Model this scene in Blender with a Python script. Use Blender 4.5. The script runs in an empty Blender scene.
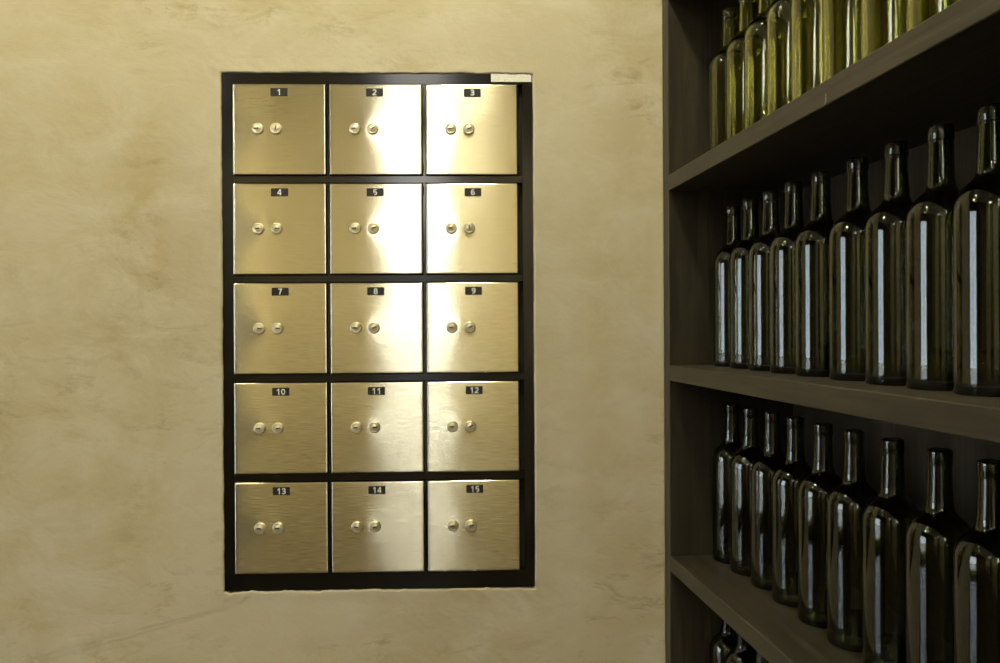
import bpy, bmesh, math, random
from mathutils import Vector, Matrix, noise

random.seed(7)
PI = math.pi
S = bpy.context.scene
COL = S.collection

# ------------------------------------------------------------------ helpers
def link(o):
    COL.objects.link(o)
    return o

def obj(name, bm, mats, parent=None, smooth=False, loc=None):
    me = bpy.data.meshes.new(name)
    bmesh.ops.recalc_face_normals(bm, faces=bm.faces[:])
    bm.to_mesh(me)
    bm.free()
    for m in (mats if isinstance(mats, (list, tuple)) else [mats]):
        me.materials.append(m)
    if smooth:
        for p in me.polygons:
            p.use_smooth = True
    o = link(bpy.data.objects.new(name, me))
    if parent:
        o.parent = parent
    if loc:
        o.location = loc
    return o

def tag(o, label=None, cat=None, group=None, kind=None):
    if label: o['label'] = label
    if cat: o['category'] = cat
    if group: o['group'] = group
    if kind: o['kind'] = kind
    return o

def empty(name, loc, rot=(0, 0, 0)):
    o = link(bpy.data.objects.new(name, None))
    o.location = loc
    o.rotation_euler = rot
    o.empty_display_size = 0.05
    return o

def add_box(bm, x0, x1, y0, y1, z0, z1, bevel=0.0, mi=0, seg=1):
    r = bmesh.ops.create_cube(bm, size=1.0)
    vs = r['verts']
    for v in vs:
        v.co.x = x0 if v.co.x < 0 else x1
        v.co.y = y0 if v.co.y < 0 else y1
        v.co.z = z0 if v.co.z < 0 else z1
    fs = set(f for v in vs for f in v.link_faces)
    for f in fs:
        f.material_index = mi
    if bevel > 0:
        es = list(set(e for v in vs for e in v.link_edges))
        bmesh.ops.bevel(bm, geom=es, offset=bevel, segments=seg, affect='EDGES', profile=0.5)

def box_bm(*a, **k):
    bm = bmesh.new()
    add_box(bm, *a, **k)
    return bm

def add_disc_y(bm, cx, cz, prof, n=32, mi=0):
    """solid of revolution about an axis along -y; prof = [(radius, y)], first and last radius 0"""
    rings = []
    for r, y in prof:
        if r < 1e-7:
            rings.append([bm.verts.new((cx, y, cz))])
        else:
            rings.append([bm.verts.new((cx + r * math.cos(2 * PI * k / n), y, cz + r * math.sin(2 * PI * k / n))) for k in range(n)])
    for A, B in zip(rings, rings[1:]):
        for k in range(n):
            k2 = (k + 1) % n
            if len(A) == 1:
                f = bm.faces.new((A[0], B[k], B[k2]))
            elif len(B) == 1:
                f = bm.faces.new((A[k], B[0], A[k2]))
            else:
                f = bm.faces.new((A[k], B[k], B[k2], A[k2]))
            f.material_index = mi

# ------------------------------------------------------------------ materials
def new_mat(name):
    m = bpy.data.materials.new(name)
    m.use_nodes = True
    nt = m.node_tree
    return m, nt, nt.nodes, nt.links, nt.nodes['Principled BSDF']

def N(nodes, t, **kw):
    n = nodes.new(t)
    for k, v in kw.items():
        setattr(n, k, v)
    return n

def ramp(nodes, stops):
    r = nodes.new('ShaderNodeValToRGB')
    el = r.color_ramp.elements
    while len(el) < len(stops):
        el.new(0.5)
    for e, (p, c) in zip(el, stops):
        e.position = p
        e.color = (*c, 1)
    return r

def noise_tex(nodes, links, coord, scale, detail=4, rough=0.55, dist=0.0):
    n = nodes.new('ShaderNodeTexNoise')
    n.inputs['Scale'].default_value = scale
    n.inputs['Detail'].default_value = detail
    n.inputs['Roughness'].default_value = rough
    n.inputs['Distortion'].default_value = dist
    links.new(coord, n.inputs['Vector'])
    return n

def mix(nodes, links, fac, a, b, mode='MIX'):
    m = nodes.new('ShaderNodeMix')
    m.data_type = 'RGBA'
    m.blend_type = mode
    for sock, v in ((m.inputs[0], fac), (m.inputs[6], a), (m.inputs[7], b)):
        if hasattr(v, 'is_linked'):
            links.new(v, sock)
        else:
            sock.default_value = v
    return m.outputs[2]

def mapping(nodes, links, coord, scale, rot=(0, 0, 0)):
    mp = nodes.new('ShaderNodeMapping')
    mp.inputs['Scale'].default_value = scale
    mp.inputs['Rotation'].default_value = rot
    links.new(coord, mp.inputs['Vector'])
    return mp.outputs[0]

def plaster_mat(name, cA, cB, cC, bump=0.25, patch=None):
    m, nt, ns, ls, bs = new_mat(name)
    tc = N(ns, 'ShaderNodeTexCoord').outputs['Object']
    big = noise_tex(ns, ls, tc, 1.7, 4, 0.55, 0.5)
    r1 = ramp(ns, [(0.36, cA), (0.62, cB)])
    ls.new(big.outputs['Fac'], r1.inputs[0])
    mid = noise_tex(ns, ls, mapping(ns, ls, tc, (1.0, 1, 1.35), (0, 0.3, 0)), 6.5, 7, 0.66, 0.35)
    r2 = ramp(ns, [(0.40, (0.0, 0.0, 0.0)), (0.64, (1, 1, 1))])
    ls.new(mid.outputs['Fac'], r2.inputs[0])
    c = mix(ns, ls, r2.outputs[0], r1.outputs[0], (*cC, 1))
    # darker smudges and trowel drags, in patches
    sc = noise_tex(ns, ls, mapping(ns, ls, tc, (1.0, 1, 2.3), (0, -0.22, 0)), 11, 9, 0.72, 0.5)
    r3 = ramp(ns, [(0.36, (0.74, 0.69, 0.60)), (0.48, (1, 1, 1))])
    ls.new(sc.outputs['Fac'], r3.inputs[0])
    msk = noise_tex(ns, ls, tc, 2.9, 3, 0.55, 0.3)
    r4 = ramp(ns, [(0.44, (0, 0, 0)), (0.60, (0.9, 0.9, 0.9))])
    ls.new(msk.outputs['Fac'], r4.inputs[0])
    c2 = mix(ns, ls, r4.outputs[0], (1, 1, 1, 1), r3.outputs[0])
    c3 = mix(ns, ls, 1.0, c, c2, 'MULTIPLY')
    if patch:      # newer, paler plaster made good round a built-in; patch = centre x, centre z, half width, half height
        sp = N(ns, 'ShaderNodeSeparateXYZ')
        ls.new(tc, sp.inputs[0])
        def m_(op, a, b_=None):
            q = N(ns, 'ShaderNodeMath', operation=op)
            for k_, v_ in enumerate((a, b_)):
                if v_ is None: continue
                if hasattr(v_, 'is_linked'): ls.new(v_, q.inputs[k_])
                else: q.inputs[k_].default_value = v_
            return q.outputs[0]
        dx = m_('SUBTRACT', m_('ABSOLUTE', m_('SUBTRACT', sp.outputs[0], patch[0])), patch[2])
        dz = m_('SUBTRACT', m_('ABSOLUTE', m_('SUBTRACT', sp.outputs[2], patch[1])), patch[3])
        dd = m_('ADD', m_('MAXIMUM', dx, dz), m_('MULTIPLY', m_('SUBTRACT', mid.outputs['Fac'], 0.5), 0.22))
        mr_ = N(ns, 'ShaderNodeMapRange')
        ls.new(dd, mr_.inputs['Value'])
        mr_.inputs['From Min'].default_value = 0.075
        mr_.inputs['From Max'].default_value = 0.115
        mr_.inputs['To Min'].default_value = 0.36
        mr_.inputs['To Max'].default_value = 0.0
        c3 = mix(ns, ls, mr_.outputs[0], c3, (cC[0] * 0.99, cC[1] * 1.0, cC[2] * 1.03, 1))
    ls.new(c3, bs.inputs['Base Color'])
    bs.inputs['Roughness'].default_value = 0.75
    bs.inputs['Specular IOR Level'].default_value = 0.25
    b1 = N(ns, 'ShaderNodeBump')
    b1.inputs['Strength'].default_value = bump
    b1.inputs['Distance'].default_value = 0.012
    ls.new(mid.outputs['Fac'], b1.inputs['Height'])
    b2 = N(ns, 'ShaderNodeBump')
    b2.inputs['Strength'].default_value = bump * 0.7
    b2.inputs['Distance'].default_value = 0.004
    ls.new(sc.outputs['Fac'], b2.inputs['Height'])
    ls.new(b1.outputs[0], b2.inputs['Normal'])
    ls.new(b2.outputs[0], bs.inputs['Normal'])
    return m

def simple_mat(name, col, rough=0.5, metal=0.0, spec=0.5):
    m, nt, ns, ls, bs = new_mat(name)
    tc = N(ns, 'ShaderNodeTexCoord').outputs['Object']
    n = noise_tex(ns, ls, tc, 14, 4)
    r = ramp(ns, [(0.3, tuple(c * 0.88 for c in col)), (0.7, tuple(min(1, c * 1.1) for c in col))])
    ls.new(n.outputs['Fac'], r.inputs[0])
    ls.new(r.outputs[0], bs.inputs['Base Color'])
    bs.inputs['Roughness'].default_value = rough
    bs.inputs['Metallic'].default_value = metal
    bs.inputs['Specular IOR Level'].default_value = spec
    return m

M = {}
M['plaster'] = plaster_mat('yellow_plaster', (0.475, 0.385, 0.215), (0.57, 0.485, 0.31), (0.61, 0.54, 0.385), 0.25, (-0.193, 1.45, 0.311, 0.518))
M['rear_plaster'] = plaster_mat('rear_plaster', (0.80, 0.71, 0.49), (0.84, 0.76, 0.55), (0.86, 0.79, 0.58), 0.1)
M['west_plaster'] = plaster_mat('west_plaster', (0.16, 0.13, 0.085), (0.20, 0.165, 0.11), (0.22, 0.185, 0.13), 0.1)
M['dimming_panel'] = simple_mat('added_wainscot', (0.46, 0.37, 0.21), 0.5)
M['added_screen_wall'] = simple_mat('screen_stone', (0.42, 0.40, 0.35), 0.9)
M['ground'] = simple_mat('dark_ground', (0.12, 0.115, 0.09), 0.9)
M['added_terrace'] = simple_mat('added_pale_terrace', (0.62, 0.61, 0.58), 0.9)
M['ceiling'] = simple_mat('ceiling_paint', (0.72, 0.69, 0.6), 0.9)
M['floor'] = simple_mat('floor_stone', (0.06, 0.048, 0.032), 0.16)
M['grey_paint'] = simple_mat('grey_door_paint', (0.07, 0.068, 0.062), 0.5)
M['white_paint'] = simple_mat('white_window_paint', (0.7, 0.7, 0.67), 0.5)
M['black_metal'] = simple_mat('black_painted_steel', (0.006, 0.0053, 0.0038), 0.13, 0.0, 0.5)
M['dark_gap'] = simple_mat('dark_interior', (0.006, 0.005, 0.004), 0.8)
M['black_plate'] = simple_mat('black_plate', (0.012, 0.011, 0.009), 0.4)
M['white_ink'] = simple_mat('white_digits', (0.82, 0.81, 0.76), 0.6)
M['slot'] = simple_mat('key_slot', (0.008, 0.007, 0.006), 0.7)
M['lock_metal'] = simple_mat('lock_nickel', (0.78, 0.70, 0.50), 0.38, 1.0)
M['lamp_body'] = simple_mat('lamp_body', (0.6, 0.6, 0.58), 0.5)

def steel_mat():
    m, nt, ns, ls, bs = new_mat('brushed_steel')
    tc = N(ns, 'ShaderNodeTexCoord').outputs['Object']
    st = noise_tex(ns, ls, mapping(ns, ls, tc, (2.0, 1, 160.0)), 5, 5, 0.65)
    r = ramp(ns, [(0.3, (0.77, 0.715, 0.54)), (0.7, (0.83, 0.775, 0.59))])
    ls.new(st.outputs['Fac'], r.inputs[0])
    ls.new(r.outputs[0], bs.inputs['Base Color'])
    bs.inputs['Metallic'].default_value = 1.0
    bs.inputs['Roughness'].default_value = 0.19
    bs.inputs['Anisotropic'].default_value = 1.0
    tv = N(ns, 'ShaderNodeCombineXYZ')
    tv.inputs[2].default_value = 1.0
    ls.new(tv.outputs[0], bs.inputs['Tangent'])
    # horizontal brushing: hair-fine scratches that only tilt the surface up and down
    fine = noise_tex(ns, ls, mapping(ns, ls, tc, (6.0, 1, 900.0)), 5, 2, 0.6)
    ma = N(ns, 'ShaderNodeMath', operation='SUBTRACT')
    ls.new(fine.outputs['Fac'], ma.inputs[0]); ma.inputs[1].default_value = 0.5
    mm = N(ns, 'ShaderNodeMath', operation='MULTIPLY')
    ls.new(ma.outputs[0], mm.inputs[0]); mm.inputs[1].default_value = 0.62
    cv = N(ns, 'ShaderNodeCombineXYZ')
    ls.new(mm.outputs[0], cv.inputs[2])
    ge = N(ns, 'ShaderNodeNewGeometry')
    va = N(ns, 'ShaderNodeVectorMath', operation='ADD')
    ls.new(ge.outputs['Normal'], va.inputs[0]); ls.new(cv.outputs[0], va.inputs[1])
    vn = N(ns, 'ShaderNodeVectorMath', operation='NORMALIZE')
    ls.new(va.outputs[0], vn.inputs[0])
    ls.new(vn.outputs[0], bs.inputs['Normal'])
    return m
M['steel'] = steel_mat()

def paper_mat():
    m, nt, ns, ls, bs = new_mat('paper_tape')
    tc = N(ns, 'ShaderNodeTexCoord').outputs['Object']
    n = noise_tex(ns, ls, mapping(ns, ls, tc, (1, 1, 3)), 160, 2)
    r = ramp(ns, [(0.32, (0.62, 0.58, 0.46)), (0.45, (0.86, 0.83, 0.72))])
    ls.new(n.outputs['Fac'], r.inputs[0])
    ls.new(r.outputs[0], bs.inputs['Base Color'])
    bs.inputs['Roughness'].default_value = 0.7
    return m
M['paper'] = paper_mat()

def wood_mat(name, axis):
    """dark stained wood, grain running along the given local axis"""
    m, nt, ns, ls, bs = new_mat(name)
    tc = N(ns, 'ShaderNodeTexCoord').outputs['Object']
    s = [26.0, 26.0, 26.0]
    s[axis] = 1.6
    g = noise_tex(ns, ls, mapping(ns, ls, tc, tuple(s)), 2.2, 7, 0.62, 1.1)
    r = ramp(ns, [(0.30, (0.0205, 0.0155, 0.0085)), (0.56, (0.036, 0.0285, 0.0165)), (0.76, (0.060, 0.0485, 0.030))])
    ls.new(g.outputs['Fac'], r.inputs[0])
    blot = noise_tex(ns, ls, tc, 5.0, 4, 0.6, 0.5)
    rb = ramp(ns, [(0.45, (1, 1, 1)), (0.75, (1.25, 1.2, 1.12))])
    ls.new(blot.outputs['Fac'], rb.inputs[0])
    c = mix(ns, ls, 1.0, r.outputs[0], rb.outputs[0], 'MULTIPLY')
    ls.new(c, bs.inputs['Base Color'])
    bs.inputs['Roughness'].default_value = 0.42
    bs.inputs['Specular IOR Level'].default_value = 0.4
    b = N(ns, 'ShaderNodeBump')
    b.inputs['Strength'].default_value = 0.22
    b.inputs['Distance'].default_value = 0.002
    ls.new(g.outputs['Fac'], b.inputs['Height'])
    ls.new(b.outputs[0], bs.inputs['Normal'])
    return m
M['wood_z'] = wood_mat('dark_wood_upright', 2)
M['wood_y'] = wood_mat('dark_wood_shelf', 1)
M['bare_wood'] = simple_mat('chipped_wood', (0.22, 0.19, 0.145), 0.7)

def glass_mat(name, dens, col):
    m = bpy.data.materials.new(name)
    m.use_nodes = True
    ns, ls = m.node_tree.nodes, m.node_tree.links
    ns.remove(ns['Principled BSDF'])
    g = N(ns, 'ShaderNodeBsdfGlass')
    g.inputs['IOR'].default_value = 1.6
    g.inputs['Roughness'].default_value = 0.0
    v = N(ns, 'ShaderNodeVolumeAbsorption')
    v.inputs['Color'].default_value = (*col, 1)
    v.inputs['Density'].default_value = dens
    out = ns['Material Output']
    ls.new(g.outputs[0], out.inputs['Surface'])
    ls.new(v.outputs[0], out.inputs['Volume'])
    return m
M['glass_dark'] = glass_mat('dark_olive_glass', 900, (0.61, 0.64, 0.20))
M['glass_pale'] = glass_mat('yellow_green_glass', 270, (0.86, 0.86, 0.25))

def pane_mat():
    m = bpy.data.materials.new('window_glass')
    m.use_nodes = True
    ns, ls = m.node_tree.nodes, m.node_tree.links
    ns.remove(ns['Principled BSDF'])
    t = N(ns, 'ShaderNodeBsdfTransparent')
    g = N(ns, 'ShaderNodeBsdfGlossy')
    g.inputs['Roughness'].default_value = 0.02
    f = N(ns, 'ShaderNodeFresnel')
    f.inputs['IOR'].default_value = 1.3
    x = N(ns, 'ShaderNodeMixShader')
    ls.new(f.outputs[0], x.inputs[0])
    ls.new(t.outputs[0], x.inputs[1])
    ls.new(g.outputs[0], x.inputs[2])
    ls.new(x.outputs[0], ns['Material Output'].inputs['Surface'])
    return m
M['pane'] = pane_mat()

def emit_mat(name, col, st):
    m = bpy.data.materials.new(name)
    m.use_nodes = True
    ns, ls = m.node_tree.nodes, m.node_tree.links
    ns.remove(ns['Principled BSDF'])
    e = N(ns, 'ShaderNodeEmission')
    e.inputs[0].default_value = (*col, 1)
    e.inputs[1].default_value = st
    ls.new(e.outputs[0], ns['Material Output'].inputs['Surface'])
    return m

# ------------------------------------------------------------------ room shell
XW, YS, ZC = -4.2, -4.6, 3.95             # west wall, rear wall, ceiling height
PX = 0.3815                              # where the plaster wall ends at the bookcase
CAB = dict(x0=-0.5045, x1=0.118, z0=0.9305, z1=1.968)

def struct(name, bm, m, smooth=False, parent=None):
    o = obj(name, bm, m, parent, smooth)
    o['kind'] = 'structure'
    return o

struct('floor', box_bm(XW - 0.2, 1.8, YS - 0.2, 0.35, -0.12, 0.0), M['floor'])
struct('ceiling', box_bm(XW - 0.2, 1.8, YS - 0.2, 0.35, ZC, ZC + 0.12), M['ceiling'])

# plaster wall with a ragged-edged recess round the locker cabinet
def locker_wall():
    bm = bmesh.new()
    n_side = 150
    def ragged(t, side):
        a = noise.noise(Vector((t * 60.0, side * 13.7, 0.3)))
        b = noise.noise(Vector((t * 260.0, side * 5.1, 4.0)))
        c = noise.noise(Vector((t * 16.0, side * 3.3, 9.0)))
        amp = (0.0030, 0.0012, 0.0014, 0.0014)[side]     # bottom, right, top, left
        return amp * (0.9 * a + 0.5 * b + 0.9 * c)
    x0, x1, z0, z1 = CAB['x0'], CAB['x1'], CAB['z0'], CAB['z1']
    loop = []
    for side, (A, B, nrm) in enumerate((((x0, z0), (x1, z0), (0, 1)), ((x1, z0), (x1, z1), (-1, 0)),
                                        ((x1, z1), (x0, z1), (0, -1)), ((x0, z1), (x0, z0), (1, 0)))):
        for k in range(n_side):
            t = k / n_side
            d = ragged(t, side) if 0 < k else 0.0
            tilt = 0.0016
            x = A[0] + (B[0] - A[0]) * t + nrm[0] * d
            z = A[1] + (B[1] - A[1]) * t + nrm[1] * d
            x += tilt * (1 - (z - z0) / (z1 - z0)) - tilt * 0.5
            loop.append((x, z, side, t))
    def ring(grow, yfun):
        out = []
        for i, (x, z, s, t) in enumerate(loop):
            cx, cz = (x0 + x1) / 2, (z0 + z1) / 2
            hx, hz = (x1 - x0) / 2, (z1 - z0) / 2
            out.append(bm.verts.new((cx + (x - cx) * (hx + grow) / hx, yfun(i), cz + (z - cz) * (hz + grow) / hz)))
        return out
    rn = lambda i, k: noise.noise(Vector((loop[i][0] * 45, loop[i][1] * 45, k)))
    back = ring(0.0, lambda i: 0.06)
    lip = ring(0.0005, lambda i: -0.0012)
    crest = ring(0.004, lambda i: -0.0016 + 0.0012 * rn(i, 1.0))
    slope = ring(0.013, lambda i: -0.0006 + 0.0008 * rn(i, 2.0))
    flat = ring(0.030, lambda i: 0.0)
    rings = [back, lip, crest, slope, flat]
    # outer rectangle reached along rays from the cabinet centre
    wx0, wx1, wz0, wz1 = XW - 0.02, PX, -0.02, ZC + 0.02
    cx, cz = (x0 + x1) / 2, (z0 + z1) / 2
    corners = {(1): (wx1, wz0), (2): (wx1, wz1), (3): (wx0, wz1), (0): (wx0, wz0)}
    outer = []
    cor = [corners[0], corners[1], corners[2], corners[3]]
    for i, (x, z, s, t) in enumerate(loop):
        A, B = cor[s], cor[(s + 1) % 4]
        outer.append(bm.verts.new((A[0] + (B[0] - A[0]) * t, 0.0, A[1] + (B[1] - A[1]) * t)))
    rings.append(outer)
    n = len(loop)
    ob = [bm.verts.new((v.co.x, 0.12, v.co.z)) for v in outer]
    rings.append(ob)
    for A, B in zip(rings, rings[1:]):
        for k in range(n):
            k2 = (k + 1) % n
            f = bm.faces.new((A[k], A[k2], B[k2], B[k]))
            f.smooth = A in (lip, crest, slope)
    return bm
struct('wall_north', locker_wall(), M['plaster'])
struct('wall_niche', box_bm(PX - 0.05, 1.8, 0.12, 0.32, -0.02, ZC + 0.02), M['rear_plaster'])

def wall_with_holes(axis, at, thick, lo, hi, holes):
    """wall slab perpendicular to axis ('x' or 'y'); holes = [(a0, a1, z0, z1)] cut by assembling slabs"""
    bm = bmesh.new()
    def b(a0, a1, z0, z1):
        if a1 - a0 < 1e-4 or z1 - z0 < 1e-4: return
        if axis == 'y': add_box(bm, a0, a1, at - thick, at, z0, z1)
        else: add_box(bm, at - thick, at, a0, a1, z0, z1)
    cuts = sorted({lo, hi} | {h[0] for h in holes} | {h[1] for h in holes})
    for a0, a1 in zip(cuts, cuts[1:]):
        z = -0.02
        for h in sorted((h for h in holes if h[0] <= a0 + 1e-6 and h[1] >= a1 - 1e-6), key=lambda h: h[2]):
            b(a0, a1, z, h[2])
            z = h[3]
        b(a0, a1, z, ZC + 0.02)
    return bm

W1 = (-0.716, -0.198, 0.55, 3.85)        # narrow full-height window in the rear wall
W2 = (-1.75, -0.06, 0.06, 2.35)          # tall glazed opening in the west wall
W3 = (-3.45, -2.15, 3.30, 3.85)          # added clerestory, invented to widen the highlights on the top-row bottles
D1 = (-2.75, -1.83, 0.0, 3.2)           # grey door in the rear wall
struct('wall_south', wall_with_holes('y', YS, 0.2, XW - 0.2, 1.8, [W1, D1, W3]), M['rear_plaster'])
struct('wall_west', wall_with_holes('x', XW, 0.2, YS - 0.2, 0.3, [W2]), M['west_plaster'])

def window_y(name, h, y):
    f = bmesh.new(); t = 0.03
    for a in ((h[0], h[0] + t, h[2], h[3]), (h[1] - t, h[1], h[2], h[3]), (h[0], h[1], h[2], h[2] + t), (h[0], h[1], h[3] - t, h[3])):
        add_box(f, a[0], a[1], y - 0.12, y - 0.05, a[2], a[3])
    w = struct(name, f, M['white_paint'])
    obj('window_pane', box_bm(h[0] + t, h[1] - t, y - 0.09, y - 0.084, h[2] + t, h[3] - t), M['pane'], w)
def window_x(name, h, x):
    f = bmesh.new(); t = 0.03
    for a in ((h[0], h[0] + t, h[2], h[3]), (h[1] - t, h[1], h[2], h[3]), (h[0], h[1], h[2], h[2] + t), (h[0], h[1], h[3] - t, h[3])):
        add_box(f, x - 0.12, x - 0.05, a[0], a[1], a[2], a[3])
    w = struct(name, f, M['white_paint'])
    obj('window_pane', box_bm(x - 0.09, x - 0.084, h[0] + t, h[1] - t, h[2] + t, h[3] - t), M['pane'], w)
window_y('window_1', W1, YS)
window_y('added_clerestory', W3, YS)
window_x('window_2', W2, XW)
obj('window_mullion', box_bm(XW - 0.115, XW - 0.055, -0.80, -0.76, W2[2], W2[3]), M['white_paint'], bpy.data.objects['window_2'])
db = bmesh.new()
add_box(db, D1[0], D1[1], YS - 0.10, YS - 0.04, 0.0, D1[3])
for zz in ((0.2, 1.0), (1.12, 2.05), (2.2, 3.05)):
    add_box(db, D1[0] + 0.14, D1[1] - 0.14, YS - 0.045, YS - 0.025, *zz, bevel=0.008)
door = struct('door_1', db, M['grey_paint'])
hb = bmesh.new()
add_disc_y(hb, D1[1] - 0.07, 1.02, [(0, YS - 0.045), (0.024, YS - 0.045), (0.024, YS - 0.03), (0.01, YS - 0.026), (0.01, YS + 0.012), (0, YS + 0.012)], 20)
add_box(hb, D1[1] - 0.19, D1[1] - 0.06, YS + 0.004, YS + 0.018, 1.01, 1.03, bevel=0.004)
obj('door_handle', hb, M['lock_metal'], door)

wn = bmesh.new()
for a0, a1 in ((XW, D1[0] - 0.02), (D1[1] + 0.02, W1[0] - 0.0), (W1[1] + 0.0, 1.6)):
    add_box(wn, a0, a1, YS, YS + 0.02, 0.0, 1.12)
    add_box(wn, a0, a1, YS, YS + 0.035, 1.12, 1.16, bevel=0.006)
add_box(wn, W1[0], W1[1], YS, YS + 0.02, 0.0, W1[2])
struct('added_trim_1', wn, M['dimming_panel'])  # added, unseen: darkens what the lower locker doors reflect
struct('added_screen_wall', box_bm(-4.0, 3.0, -9.3, -9.0, -0.2, 2.9), M['added_screen_wall'])  # unseen wall added outside to dim the rear window's lower panes
gb = bmesh.new()
add_box(gb, -30.0, 6.0, -30.0, YS - 0.25, -0.3, -0.15)
struct('ground', gb, M['ground'])
struct('added_terrace', box_bm(-30.0, XW - 0.25, YS - 0.25, 25.0, -0.3, -0.15), M['added_terrace'])  # pale surface added outside to brighten the lower bottle highlights

# ------------------------------------------------------------------ safe deposit lockers
cab = empty('locker_cabinet', (-0.1933, 0.0, CAB['z0']), (0, math.radians(-0.10), 0))
tag(cab, 'flush-mounted bank of fifteen brushed steel safe lockers in a black frame', 'locker cabinet')
OX, OZ = -0.1933, CAB['z0']
H = CAB['z1'] - CAB['z0']
HW = (CAB['x1'] - CAB['x0']) / 2
DW, DH, PXW, PZH = 0.1838, 0.1808, 0.1921, 0.1992
COLX = [-0.3887 - OX, -0.1966 - OX, -0.0046 - OX]
TOPZ = 1.945 - OZ
ROWZ = [TOPZ - DH / 2 - PZH * k for k in range(5)]
FY = 0.001                                # face of the black frame, just behind the plaster lip

# carcass: a dark shallow box behind the doors
cb = bmesh.new()
add_box(cb, -HW + 0.003, HW - 0.003, 0.016, 0.058, 0.003, H - 0.003)
obj('carcass', cb, M['dark_gap'], cab)
# outer frame, four mitred bars with a small step
def frame_bar(x0, x1, z0, z1):
    return box_bm(x0, x1, FY, 0.02, z0, z1, bevel=0.0012)
LI = COLX[0] - DW / 2 - 0.0015            # inner edges of the frame
RI = COLX[2] + DW / 2 + 0.0105
TI = ROWZ[0] + DH / 2 + 0.0015
BI = ROWZ[4] - DH / 2 - 0.0015
fr = bmesh.new()
def mitre(q):
    f = [fr.verts.new((p[0], FY, p[1])) for p in q]
    b = [fr.verts.new((p[0], 0.02, p[1])) for p in q]
    fr.faces.new(f); fr.faces.new(b[::-1])
    for k in range(4):
        fr.faces.new((f[k], f[(k + 1) % 4], b[(k + 1) % 4], b[k]))
O = (-HW, HW, 0.0, H)
g = 0.0004
mitre([(O[0], O[2]), (O[1], O[2]), (RI, BI), (LI, BI)])
mitre([(O[1], O[2] + g), (O[1], O[3] - g), (RI, TI - g), (RI, BI + g)])
mitre([(O[1], O[3]), (O[0], O[3]), (LI, TI), (RI, TI)])
mitre([(O[0], O[3] - g), (O[0], O[2] + g), (LI, BI + g), (LI, TI - g)])
bmesh.ops.bevel(fr, geom=fr.edges[:], offset=0.0012, segments=2, affect='EDGES')
obj('frame', fr, M['black_metal'], cab)
for k in range(2):
    xm = (COLX[k] + COLX[k + 1]) / 2
    obj('upright_divider', box_bm(xm - 0.0031, xm + 0.0031, 0.0012, 0.018, BI, TI, bevel=0.0008), M['black_metal'], cab)
for k in range(4):
    zm = (ROWZ[k] + ROWZ[k + 1]) / 2
    obj('cross_divider', box_bm(LI, RI, 0.0008, 0.018, zm - 0.0078, zm + 0.0078, bevel=0.0014, seg=2), M['black_metal'], cab)

LOCKX = (-0.0418, -0.0060)
def door_bm(seed):
    rnd = random.Random(seed)
    a1, a2 = rnd.uniform(-1, 1), rnd.uniform(-1, 1)
    bowx = rnd.uniform(-0.00012, 0.00012)
    bm = bmesh.new()
    n = 56
    def h(x, z):
        r = math.hypot(x + 0.024, z)
        v = 0.0016 * math.exp(-math.sqrt(r * r + 0.007 ** 2) / 0.045)
        u, w = x / (DW / 2), z / (DH / 2)
        v += bowx * (1 - u * u)
        v += 0.00004 * math.sin(2.2 * u + a1 * 3) * math.cos(2.0 * w + a2 * 3)
        # pressed edge: the sheet rolls back in the last few millimetres
        for d in (DW / 2 - abs(x), DH / 2 - abs(z)):
            if d < 0.004:
                v -= 0.00022 * (1 - d / 0.004) ** 2
        return v
    def coords(L):
        e = [0, .0015, .003, .0045]
        inner = [0.0045 + (L - 0.009) * i / n for i in range(1, n)]
        return [q - L / 2 for q in e + inner + [L - q for q in e[::-1]]]
    xs, zs = coords(DW), coords(DH)
    front = [[bm.verts.new((x, -0.0035 - h(x, z), z)) for x in xs] for z in zs]
    for j in range(len(zs) - 1):
        for i in range(len(xs) - 1):
            f = bm.faces.new((front[j][i], front[j][i + 1], front[j + 1][i + 1], front[j + 1][i]))
            f.smooth = True
    rim = [front[0][i] for i in range(len(xs))] + [front[j][-1] for j in range(1, len(zs))] + \
          [front[-1][i] for i in range(len(xs) - 2, -1, -1)] + [front[j][0] for j in range(len(zs) - 2, 0, -1)]
    bk = [bm.verts.new((v.co.x, 0.013, v.co.z)) for v in rim]
    for k in range(len(rim)):
        k2 = (k + 1) % len(rim)
        bm.faces.new((rim[k], bk[k], bk[k2], rim[k2]))
    bm.faces.new(bk)
    return bm

def lock_bm(ang):
    bm = bmesh.new()
    add_disc_y(bm, 0, 0, [(0, -0.0098), (0.0062, -0.0098), (0.0066, -0.0094), (0.0068, -0.0088), (0.0075, -0.0088), (0.0079, -0.0094),
                          (0.0098, -0.0092), (0.0112, -0.0078), (0.0117, -0.0062), (0.0117, 0.004), (0, 0.004)], 40)
    for f in bm.faces: f.smooth = True
    nv = set(bm.verts)
    # keyway: a dark notch with a round centre
    add_box(bm, -0.0062, 0.0022, -0.0100, -0.0090, -0.0011, 0.0011, mi=1)
    add_disc_y(bm, 0.001, 0, [(0, -0.01002), (0.0016, -0.01002), (0.0016, -0.0090), (0, -0.0090)], 14, 1)
    new = [v for v in bm.verts if v not in nv]
    bmesh.ops.rotate(bm, verts=new, cent=(0, 0, 0), matrix=Matrix.Rotation(ang, 3, 'Y'))
    return bm

def arc(cx, cy, rx, ry, a0, a1, n=14):
    return [(cx + rx * math.cos(math.radians(a0 + (a1 - a0) * k / n)), cy + ry * math.sin(math.radians(a0 + (a1 - a0) * k / n))) for k in range(n + 1)]
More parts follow.
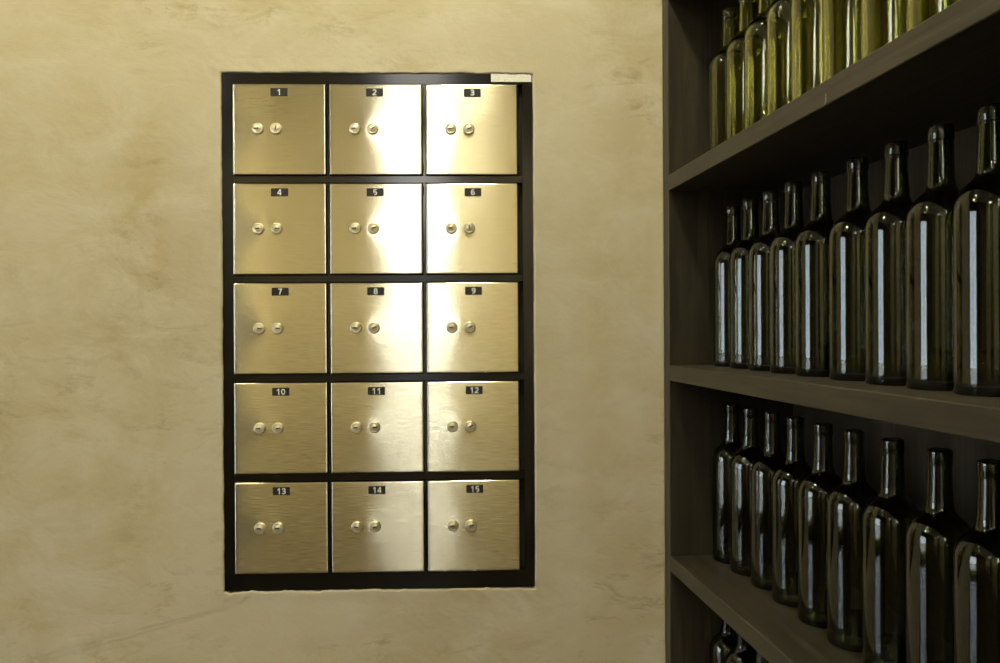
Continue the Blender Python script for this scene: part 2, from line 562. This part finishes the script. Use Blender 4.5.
# centre lines of bold sans-serif numerals in a cell 0.62 wide and 1 high
GLYPH = {
    '0': [arc(0.31, 0.5, 0.22, 0.41, 90, 450, 28)],
    '1': [[(0.40, 0.0), (0.40, 1.0)], [(0.13, 0.70), (0.28, 0.78), (0.40, 0.95)]],
    '2': [arc(0.31, 0.70, 0.22, 0.21, 165, -30) + [(0.36, 0.42), (0.16, 0.20), (0.09, 0.09), (0.58, 0.09)]],
    '3': [arc(0.28, 0.705, 0.22, 0.205, 150, -90), [(0.16, 0.5), (0.34, 0.5)], arc(0.28, 0.295, 0.245, 0.205, 90, -150)],
    '4': [[(0.60, 0.30), (0.08, 0.30), (0.40, 0.92)], [(0.44, 0.0), (0.44, 1.0)]],
    '5': [[(0.55, 0.91), (0.18, 0.91), (0.13, 0.50)] + arc(0.30, 0.32, 0.225, 0.23, 135, -112)],
    '6': [arc(0.31, 0.31, 0.215, 0.225, 90, 450, 24), arc(0.42, 0.50, 0.32, 0.41, 78, 205)],
    '7': [[(0.05, 0.91), (0.54, 0.91), (0.36, 0.55), (0.25, 0.0)]],
    '8': [arc(0.31, 0.72, 0.185, 0.19, 90, 450, 24), arc(0.31, 0.29, 0.22, 0.205, 90, 450, 24)],
    '9': [arc(0.31, 0.69, 0.215, 0.225, 90, 450, 24), arc(0.20, 0.50, 0.32, 0.41, -102, 25)],
}
def ribbon(bm, pts, wd, y, mi):
    n = len(pts)
    L, R_ = [], []
    for k, p in enumerate(pts):
        a = Vector(pts[max(k - 1, 0)]); b = Vector(pts[min(k + 1, n - 1)]); c = Vector(p)
        d0 = (c - a).normalized() if k else (b - c).normalized()
        d1 = (b - c).normalized() if k < n - 1 else d0
        t = (d0 + d1).normalized()
        nm = Vector((-t.y, t.x))
        cosm = max(0.5, nm.dot(Vector((-d0.y, d0.x))))
        o = nm * (wd / 2 / cosm)
        L.append(bm.verts.new((c.x + o.x, y, c.y + o.y)))
        R_.append(bm.verts.new((c.x - o.x, y, c.y - o.y)))
    for k in range(n - 1):
        bm.faces.new((L[k], L[k + 1], R_[k + 1], R_[k])).material_index = mi
def text_into(bm, s, size, y):
    """numerals as a thin print on the plate, facing -y, centred on the origin"""
    adv = 0.70
    x = -adv * len(s) / 2 + 0.04
    for ch in s:
        for k, path in enumerate(GLYPH[ch]):
            ribbon(bm, [((px + x) * size * 1.18, (py - 0.5) * size) for px, py in path], 0.17 * size, y - 0.00003 * k, 1)
        x += adv

# key slot directions, degrees: (left lock, right lock) for each door in reading order
ANG = [(0, 100), (0, 140), (0, 165), (0, 180), (0, 160), (0, 90), (180, 180), (0, 160), (0, 150), (0, 170), (0, 165), (0, 150), (0, 0), (10, 160), (0, 170)]
NPX = [0.0, -0.002, 0.002]
for k in range(15):
    r, c = divmod(k, 3)
    dr = obj('door', door_bm(40 + k), M['steel'], cab, loc=(COLX[c], 0, ROWZ[r]))
    dr.data.materials[0] = M['steel']
    pb = bmesh.new()
    add_box(pb, -0.0168, 0.0168, -0.0052, -0.0030, -0.0079, 0.0079, bevel=0.0003)
    text_into(pb, str(k + 1), 0.0121, -0.00535)
    obj('number_plate', pb, [M['black_plate'], M['white_ink']], dr, loc=(NPX[c], 0, DH / 2 - 0.0165 - 0.0008 * (r % 2)))
    for q in range(2):
        obj('lock', lock_bm(math.radians(ANG[k][q])), [M['lock_metal'], M['slot']], dr, loc=(LOCKX[q], 0, 0.0005))
    for zz in (-DH / 2 + 0.013, DH / 2 - 0.013):
        hb = bmesh.new()
        bmesh.ops.create_cone(hb, cap_ends=True, segments=14, radius1=0.0017, radius2=0.0017, depth=0.016)
        add_box(hb, -0.0008, 0.0008, 0.0005, 0.010, -0.008, 0.008)
        obj('hinge', hb, M['black_metal'], dr, loc=(DW / 2 + 0.0022, 0.0005, zz))
tp = bmesh.new()
tw, th = 0.0815, 0.0185
cols_ = 14
fv = []
for i in range(cols_ + 1):
    x = tw * i / cols_
    dz = 0.0006 * noise.noise(Vector((i * 0.9, 0, 0)))
    y = FY - 0.0010 - 0.0005 * abs(noise.noise(Vector((i * 0.5, 2, 0))))
    fv.append([tp.verts.new((x, y, -th / 2 + dz)), tp.verts.new((x, y, th / 2 + dz)), tp.verts.new((x, FY - 0.0002, th / 2 + dz)), tp.verts.new((x, FY - 0.0002, -th / 2 + dz))])
for A, B in zip(fv, fv[1:]):
    for k in range(4):
        k2 = (k + 1) % 4
        tp.faces.new((A[k], A[k2], B[k2], B[k]))
tp.faces.new(fv[0]); tp.faces.new(fv[-1][::-1])
tape = obj('paper_tape', tp, M['paper'], cab, loc=(0.0352 - OX, 0, 1.9612 - OZ))
tape['label'] = 'strip of cream paper tape'

# ------------------------------------------------------------------ bookcase
YAW = math.radians(1.75)
CZ, CD = 1.45, 1.6146
def cam2world(X, Z):
    return (X * math.cos(YAW) + Z * math.sin(YAW), -CD - X * math.sin(YAW) + Z * math.cos(YAW))
cxw, cyw = cam2world(0.3363, 1.5917)
RB = math.radians(6.42 - 1.75)            # the case is not quite square to the plaster wall
bc = empty('bookcase', (cxw, cyw, 0.0), (0, 0, RB))
tag(bc, 'tall dark-stained wooden bookcase full of bottles beside the plaster wall', 'bookcase')
DEP, LEN, TH = 0.27, 1.16, 0.031
we = box_bm(DEP + 0.015, DEP + 0.165, -6.0, 0.06, -0.02, ZC + 0.02)
bmesh.ops.transform(we, matrix=Matrix.Translation((cxw, cyw, 0)) @ Matrix.Rotation(RB, 4, 'Z'), verts=we.verts[:])
struct('wall_east', we, M['rear_plaster'])
# local axes: +y towards the locker wall, +x into the shelves
SH = [0.24, 0.629, 1.0, 1.3800, 1.7585, 2.138]     # top faces of the shelves
TOP = 2.52
obj('end_panel', box_bm(0, DEP, 0, 0.0325, 0, TOP, bevel=0.0012), M['wood_z'], bc)
obj('end_panel', box_bm(0, DEP, -LEN - 0.0325, -LEN, 0, TOP, bevel=0.0012), M['wood_z'], bc)
obj('back_panel', box_bm(DEP - 0.012, DEP, -LEN, 0, 0.06, TOP - TH), M['wood_z'], bc)
obj('top_panel', box_bm(0, DEP - 0.012, -LEN, 0, TOP - TH, TOP, bevel=0.0012), M['wood_y'], bc)
obj('plinth', box_bm(0.02, 0.04, -LEN, 0, 0, 0.08), M['wood_y'], bc)
for i, z in enumerate(SH):
    s = obj('shelf', box_bm(0.0005, DEP - 0.012, -LEN, 0, z - TH, z, bevel=0.0012), M['wood_y'], bc)
    if i == 4:
        cbm = bmesh.new()
        pts = [(-0.603, -0.0305), (-0.6055, -0.029), (-0.6072, -0.0235), (-0.6065, -0.018), (-0.6048, -0.0165), (-0.6052, -0.0215), (-0.6040, -0.0262)]
        fa = [cbm.verts.new((0.0, y, z + dz)) for y, dz in pts]
        fb = [cbm.verts.new((0.0012, y, z + dz)) for y, dz in pts]
        cbm.faces.new(fa)
        for q in range(len(pts)):
            cbm.faces.new((fa[q], fa[(q + 1) % len(pts)], fb[(q + 1) % len(pts)], fb[q]))
        ch = obj('chip', cbm, M['bare_wood'], s)
        ch['label'] = 'pale chip in the front edge'

# ------------------------------------------------------------------ bottles
def catmull(P, sub=4):
    out = []
    for i in range(len(P) - 1):
        p0, p1, p2, p3 = P[max(i - 1, 0)], P[i], P[i + 1], P[min(i + 2, len(P) - 1)]
        for k in range(sub):
            t = k / sub
            def f(a, b, c, d):
                return 0.5 * (2 * b + (c - a) * t + (2 * a - 5 * b + 4 * c - d) * t * t + (3 * b - a - 3 * c + d) * t ** 3)
            out.append((max(0, f(p0[0], p1[0], p2[0], p3[0])), f(p0[1], p1[1], p2[1], p3[1])))
    out.append(P[-1])
    return out

def bottle_mesh(name, mat):
    punt = catmull([(0, .043), (.010, .0405), (.019, .032), (.0255, .018), (.0290, .006), (.0315, .0008), (.034, .0), (.0368, .0015), (.038, .006)])
    body = [(.038, .03), (.038, .08), (.038, .13), (.038, .17)]
    shoulder = catmull([(.038, .190), (.0376, .1985), (.0355, .2075), (.0310, .2160), (.0250, .2225), (.0195, .2275), (.0158, .2335), (.0146, .2420)])
    neck = [(.0140, .255), (.0135, .270), (.0131, .2855)]
    lip = [(.0131, .2868), (.0137, .2876), (.0140, .2885), (.0140, .3005), (.0138, .3030), (.0132, .3046), (.0120, .3050), (.0106, .3046), (.0098, .3030)]
    inner = [(.0094, .290), (.0096, .270), (.0101, .250)] + catmull([(.0108, .2400), (.0121, .2325), (.0160, .2253), (.0220, .2196), (.0280, .2135), (.0325, .2060), (.0345, .1975), (.0350, .1890)])
    ibody = [(.0350, .16), (.0350, .11), (.0350, .06), (.0350, .025)]
    ipunt = catmull([(.0349, .014), (.0338, .0085), (.0318, .0085), (.0292, .0150), (.0255, .0255), (.0190, .0385), (.0105, .0465), (0, .0490)])
    prof = punt + body + shoulder + neck + lip + inner + ibody + ipunt
    n = 72
    bm = bmesh.new()
    rings = []
    for r, z in prof:
        if r < 1e-6:
            rings.append([bm.verts.new((0, 0, z))])
        else:
            rings.append([bm.verts.new((r * math.cos(2 * PI * k / n), r * math.sin(2 * PI * k / n), z)) for k in range(n)])
    for A, B in zip(rings, rings[1:]):
        for k in range(n):
            k2 = (k + 1) % n
            if len(A) == 1: bm.faces.new((A[0], B[k2], B[k]))
            elif len(B) == 1: bm.faces.new((A[k], A[k2], B[0]))
            else: bm.faces.new((A[k], A[k2], B[k2], B[k]))
    bmesh.ops.recalc_face_normals(bm, faces=bm.faces[:])
    me = bpy.data.meshes.new(name)
    bm.to_mesh(me); bm.free()
    me.materials.append(mat)
    for p in me.polygons: p.use_smooth = True
    return me

ME_DARK = bottle_mesh('dark_bottle', M['glass_dark'])
ME_PALE = bottle_mesh('pale_bottle', M['glass_pale'])
ORD = ['first', 'second', 'third', 'fourth', 'fifth', 'sixth', 'seventh', 'eighth', 'ninth', 'tenth', 'eleventh', 'twelfth']
ROWS = [   # shelf index, shelf words, glass words, mesh, distance of each bottle from the end panel, group
    (4, 'top shelf in view', 'pale yellow-green', ME_PALE, [.067, .1455, .227, .318, .402, .494, .590, .686, .770, .855, .938], 'bottles on the top shelf in view'),
    (3, 'second shelf down', 'dark olive', ME_DARK, [.079, .161, .242, .324, .408, .507, .597, .680, .763, .848, .934], 'bottles on the second shelf down'),
    (2, 'third shelf down', 'dark olive', ME_DARK, [.040, .1175, .199, .282, .374, .462, .554, .646, .732, .816, .900], 'bottles on the third shelf down'),
    (1, 'fourth shelf down', 'dark olive', ME_DARK, [.042, .118, .204, .288, .376, .466, .552, .644, .734, .820, .904], 'bottles on the fourth shelf down'),
]
cr, sr = math.cos(RB), math.sin(RB)
for si, words, glass, me, us, grp in ROWS:
    for k, u in enumerate(us):
        v = ((0.1135, 0.1165, 0.1205)[min(k, 2)] if si == 2 else 0.104 if si == 1 else 0.100) + random.uniform(-0.001, 0.001)
        b = link(bpy.data.objects.new('wine_bottle', me))
        b.location = (cxw + v * cr + u * sr, cyw + v * sr - u * cr, SH[si])
        b.rotation_euler = (0, 0, random.uniform(0, 6.28))
        tag(b, '%s glass wine bottle on the %s, %s from the plaster wall' % (glass, words, ORD[k]), 'bottle', grp)

# ------------------------------------------------------------------ lights
LZ = 3.05
def lamp(name, x, y, w, d, power, label, col=(1.0, 0.86, 0.52)):
    r = empty(name, (x, y, LZ))
    tag(r, label, 'hanging lamp')
    bm = bmesh.new()
    t = 0.02
    add_box(bm, -w / 2 - t, w / 2 + t, -d / 2 - t, -d / 2, -0.05, 0)
    add_box(bm, -w / 2 - t, w / 2 + t, d / 2, d / 2 + t, -0.05, 0)
    add_box(bm, -w / 2 - t, -w / 2, -d / 2, d / 2, -0.05, 0)
    add_box(bm, w / 2, w / 2 + t, -d / 2, d / 2, -0.05, 0)
    add_box(bm, -w / 2, w / 2, -d / 2, d / 2, -0.012, 0)
    if y < -3.0:                          # rear fill lamps: an added blade stops their light reaching the locker wall
        add_box(bm, -w / 2 - t, w / 2 + t, d / 2, d / 2 + t, -0.32, -0.05)
    obj('housing', bm, M['lamp_body'], r)
    rb = bmesh.new()
    bmesh.ops.create_cone(rb, cap_ends=True, segments=16, radius1=0.012, radius2=0.012, depth=ZC - LZ, matrix=Matrix.Translation((0, 0, (ZC - LZ) / 2)))
    obj('hanging_rod', rb, M['lamp_body'], r)
    la = bpy.data.lights.new(name + '_light', 'AREA')
    la.shape = 'RECTANGLE'
    la.size, la.size_y = w, d
    la.energy = power
    la.color = col
    lo = link(bpy.data.objects.new(name + '_light', la))
    lo.location = (0, 0, -0.03)
    lo.parent = r
lamp('hanging_lamp', -2.05, -0.75, 0.16, 0.16, 8, 'small square hanging lamp close to the plaster wall, left of the lockers', (1.0, 0.945, 0.58))
lamp('hanging_lamp', -1.05, -0.75, 0.16, 0.16, 10.5, 'small square hanging lamp close to the plaster wall, above the left edge of the lockers', (1.0, 0.945, 0.58))
lamp('hanging_lamp', -0.02, -0.75, 0.16, 0.16, 22, 'small square hanging lamp close to the plaster wall, beside the bookcase', (1.0, 0.96, 0.70))
lamp('hanging_lamp', -0.42, -4.0, 0.40, 0.20, 9, 'wide fill lamp added near the tall rear window', (1.0, 0.90, 0.60))  # added fill: brightens the rear wall mirrored in the steel doors
lamp('hanging_lamp', -2.3, -4.0, 0.30, 0.30, 46, 'square fill lamp added in front of the grey door', (1.0, 0.90, 0.60))  # strongest added fill for the rear wall, kept clear of the door reflections
lamp('hanging_lamp', 0.58, -3.9, 0.30, 0.30, 11, 'square fill lamp added in the rear corner beyond the bookcase', (1.0, 0.90, 0.60))  # added fill for the right part of the rear wall

w = bpy.data.worlds.new('World')
S.world = w
w.use_nodes = True
wn_, wl_ = w.node_tree.nodes, w.node_tree.links
bg = wn_['Background']
# overcast sky, much brighter towards the veiled sun in the south
tcw = N(wn_, 'ShaderNodeTexCoord')
dp = N(wn_, 'ShaderNodeVectorMath', operation='DOT_PRODUCT')
wl_.new(tcw.outputs['Generated'], dp.inputs[0])
sd = Vector((-0.06, -1.0, 0.42)).normalized()
dp.inputs[1].default_value = sd
mr = N(wn_, 'ShaderNodeMapRange')
mr.interpolation_type = 'SMOOTHSTEP'
wl_.new(dp.outputs['Value'], mr.inputs['Value'])
mr.inputs['From Min'].default_value = 0.72
mr.inputs['From Max'].default_value = 0.99
mr.inputs['To Min'].default_value = 7.0
mr.inputs['To Max'].default_value = 9.5
wl_.new(mr.outputs[0], bg.inputs[1])
rc = ramp(wn_, [(0.70, (0.74, 0.86, 1.0)), (0.98, (1.0, 0.96, 0.88))])
wl_.new(dp.outputs['Value'], rc.inputs[0])
wl_.new(rc.outputs[0], bg.inputs[0])

# ------------------------------------------------------------------ camera
cd = bpy.data.cameras.new('Camera')
cd.sensor_fit = 'HORIZONTAL'
cd.sensor_width = 36.0
cd.lens = 28.8
cd.clip_start = 0.02
cd.shift_y = -0.0009
co = link(bpy.data.objects.new('Camera', cd))
R = Matrix.Rotation(-YAW, 4, 'Z') @ Matrix.Rotation(PI / 2, 4, 'X') @ Matrix.Rotation(math.radians(-0.25), 4, 'Z')
co.matrix_world = Matrix.Translation((0, -CD, CZ)) @ R
S.camera = co

# ------------------------------------------------------------------ view
S.view_settings.view_transform = 'Standard'
S.view_settings.look = 'None'
S.view_settings.exposure = 0.0
S.view_settings.gamma = 1.0
S.view_settings.use_curve_mapping = False
S.cycles.use_denoising = True
S.cycles.max_bounces = 24
S.cycles.transmission_bounces = 24
S.cycles.glossy_bounces = 8
S.cycles.transparent_max_bounces = 16
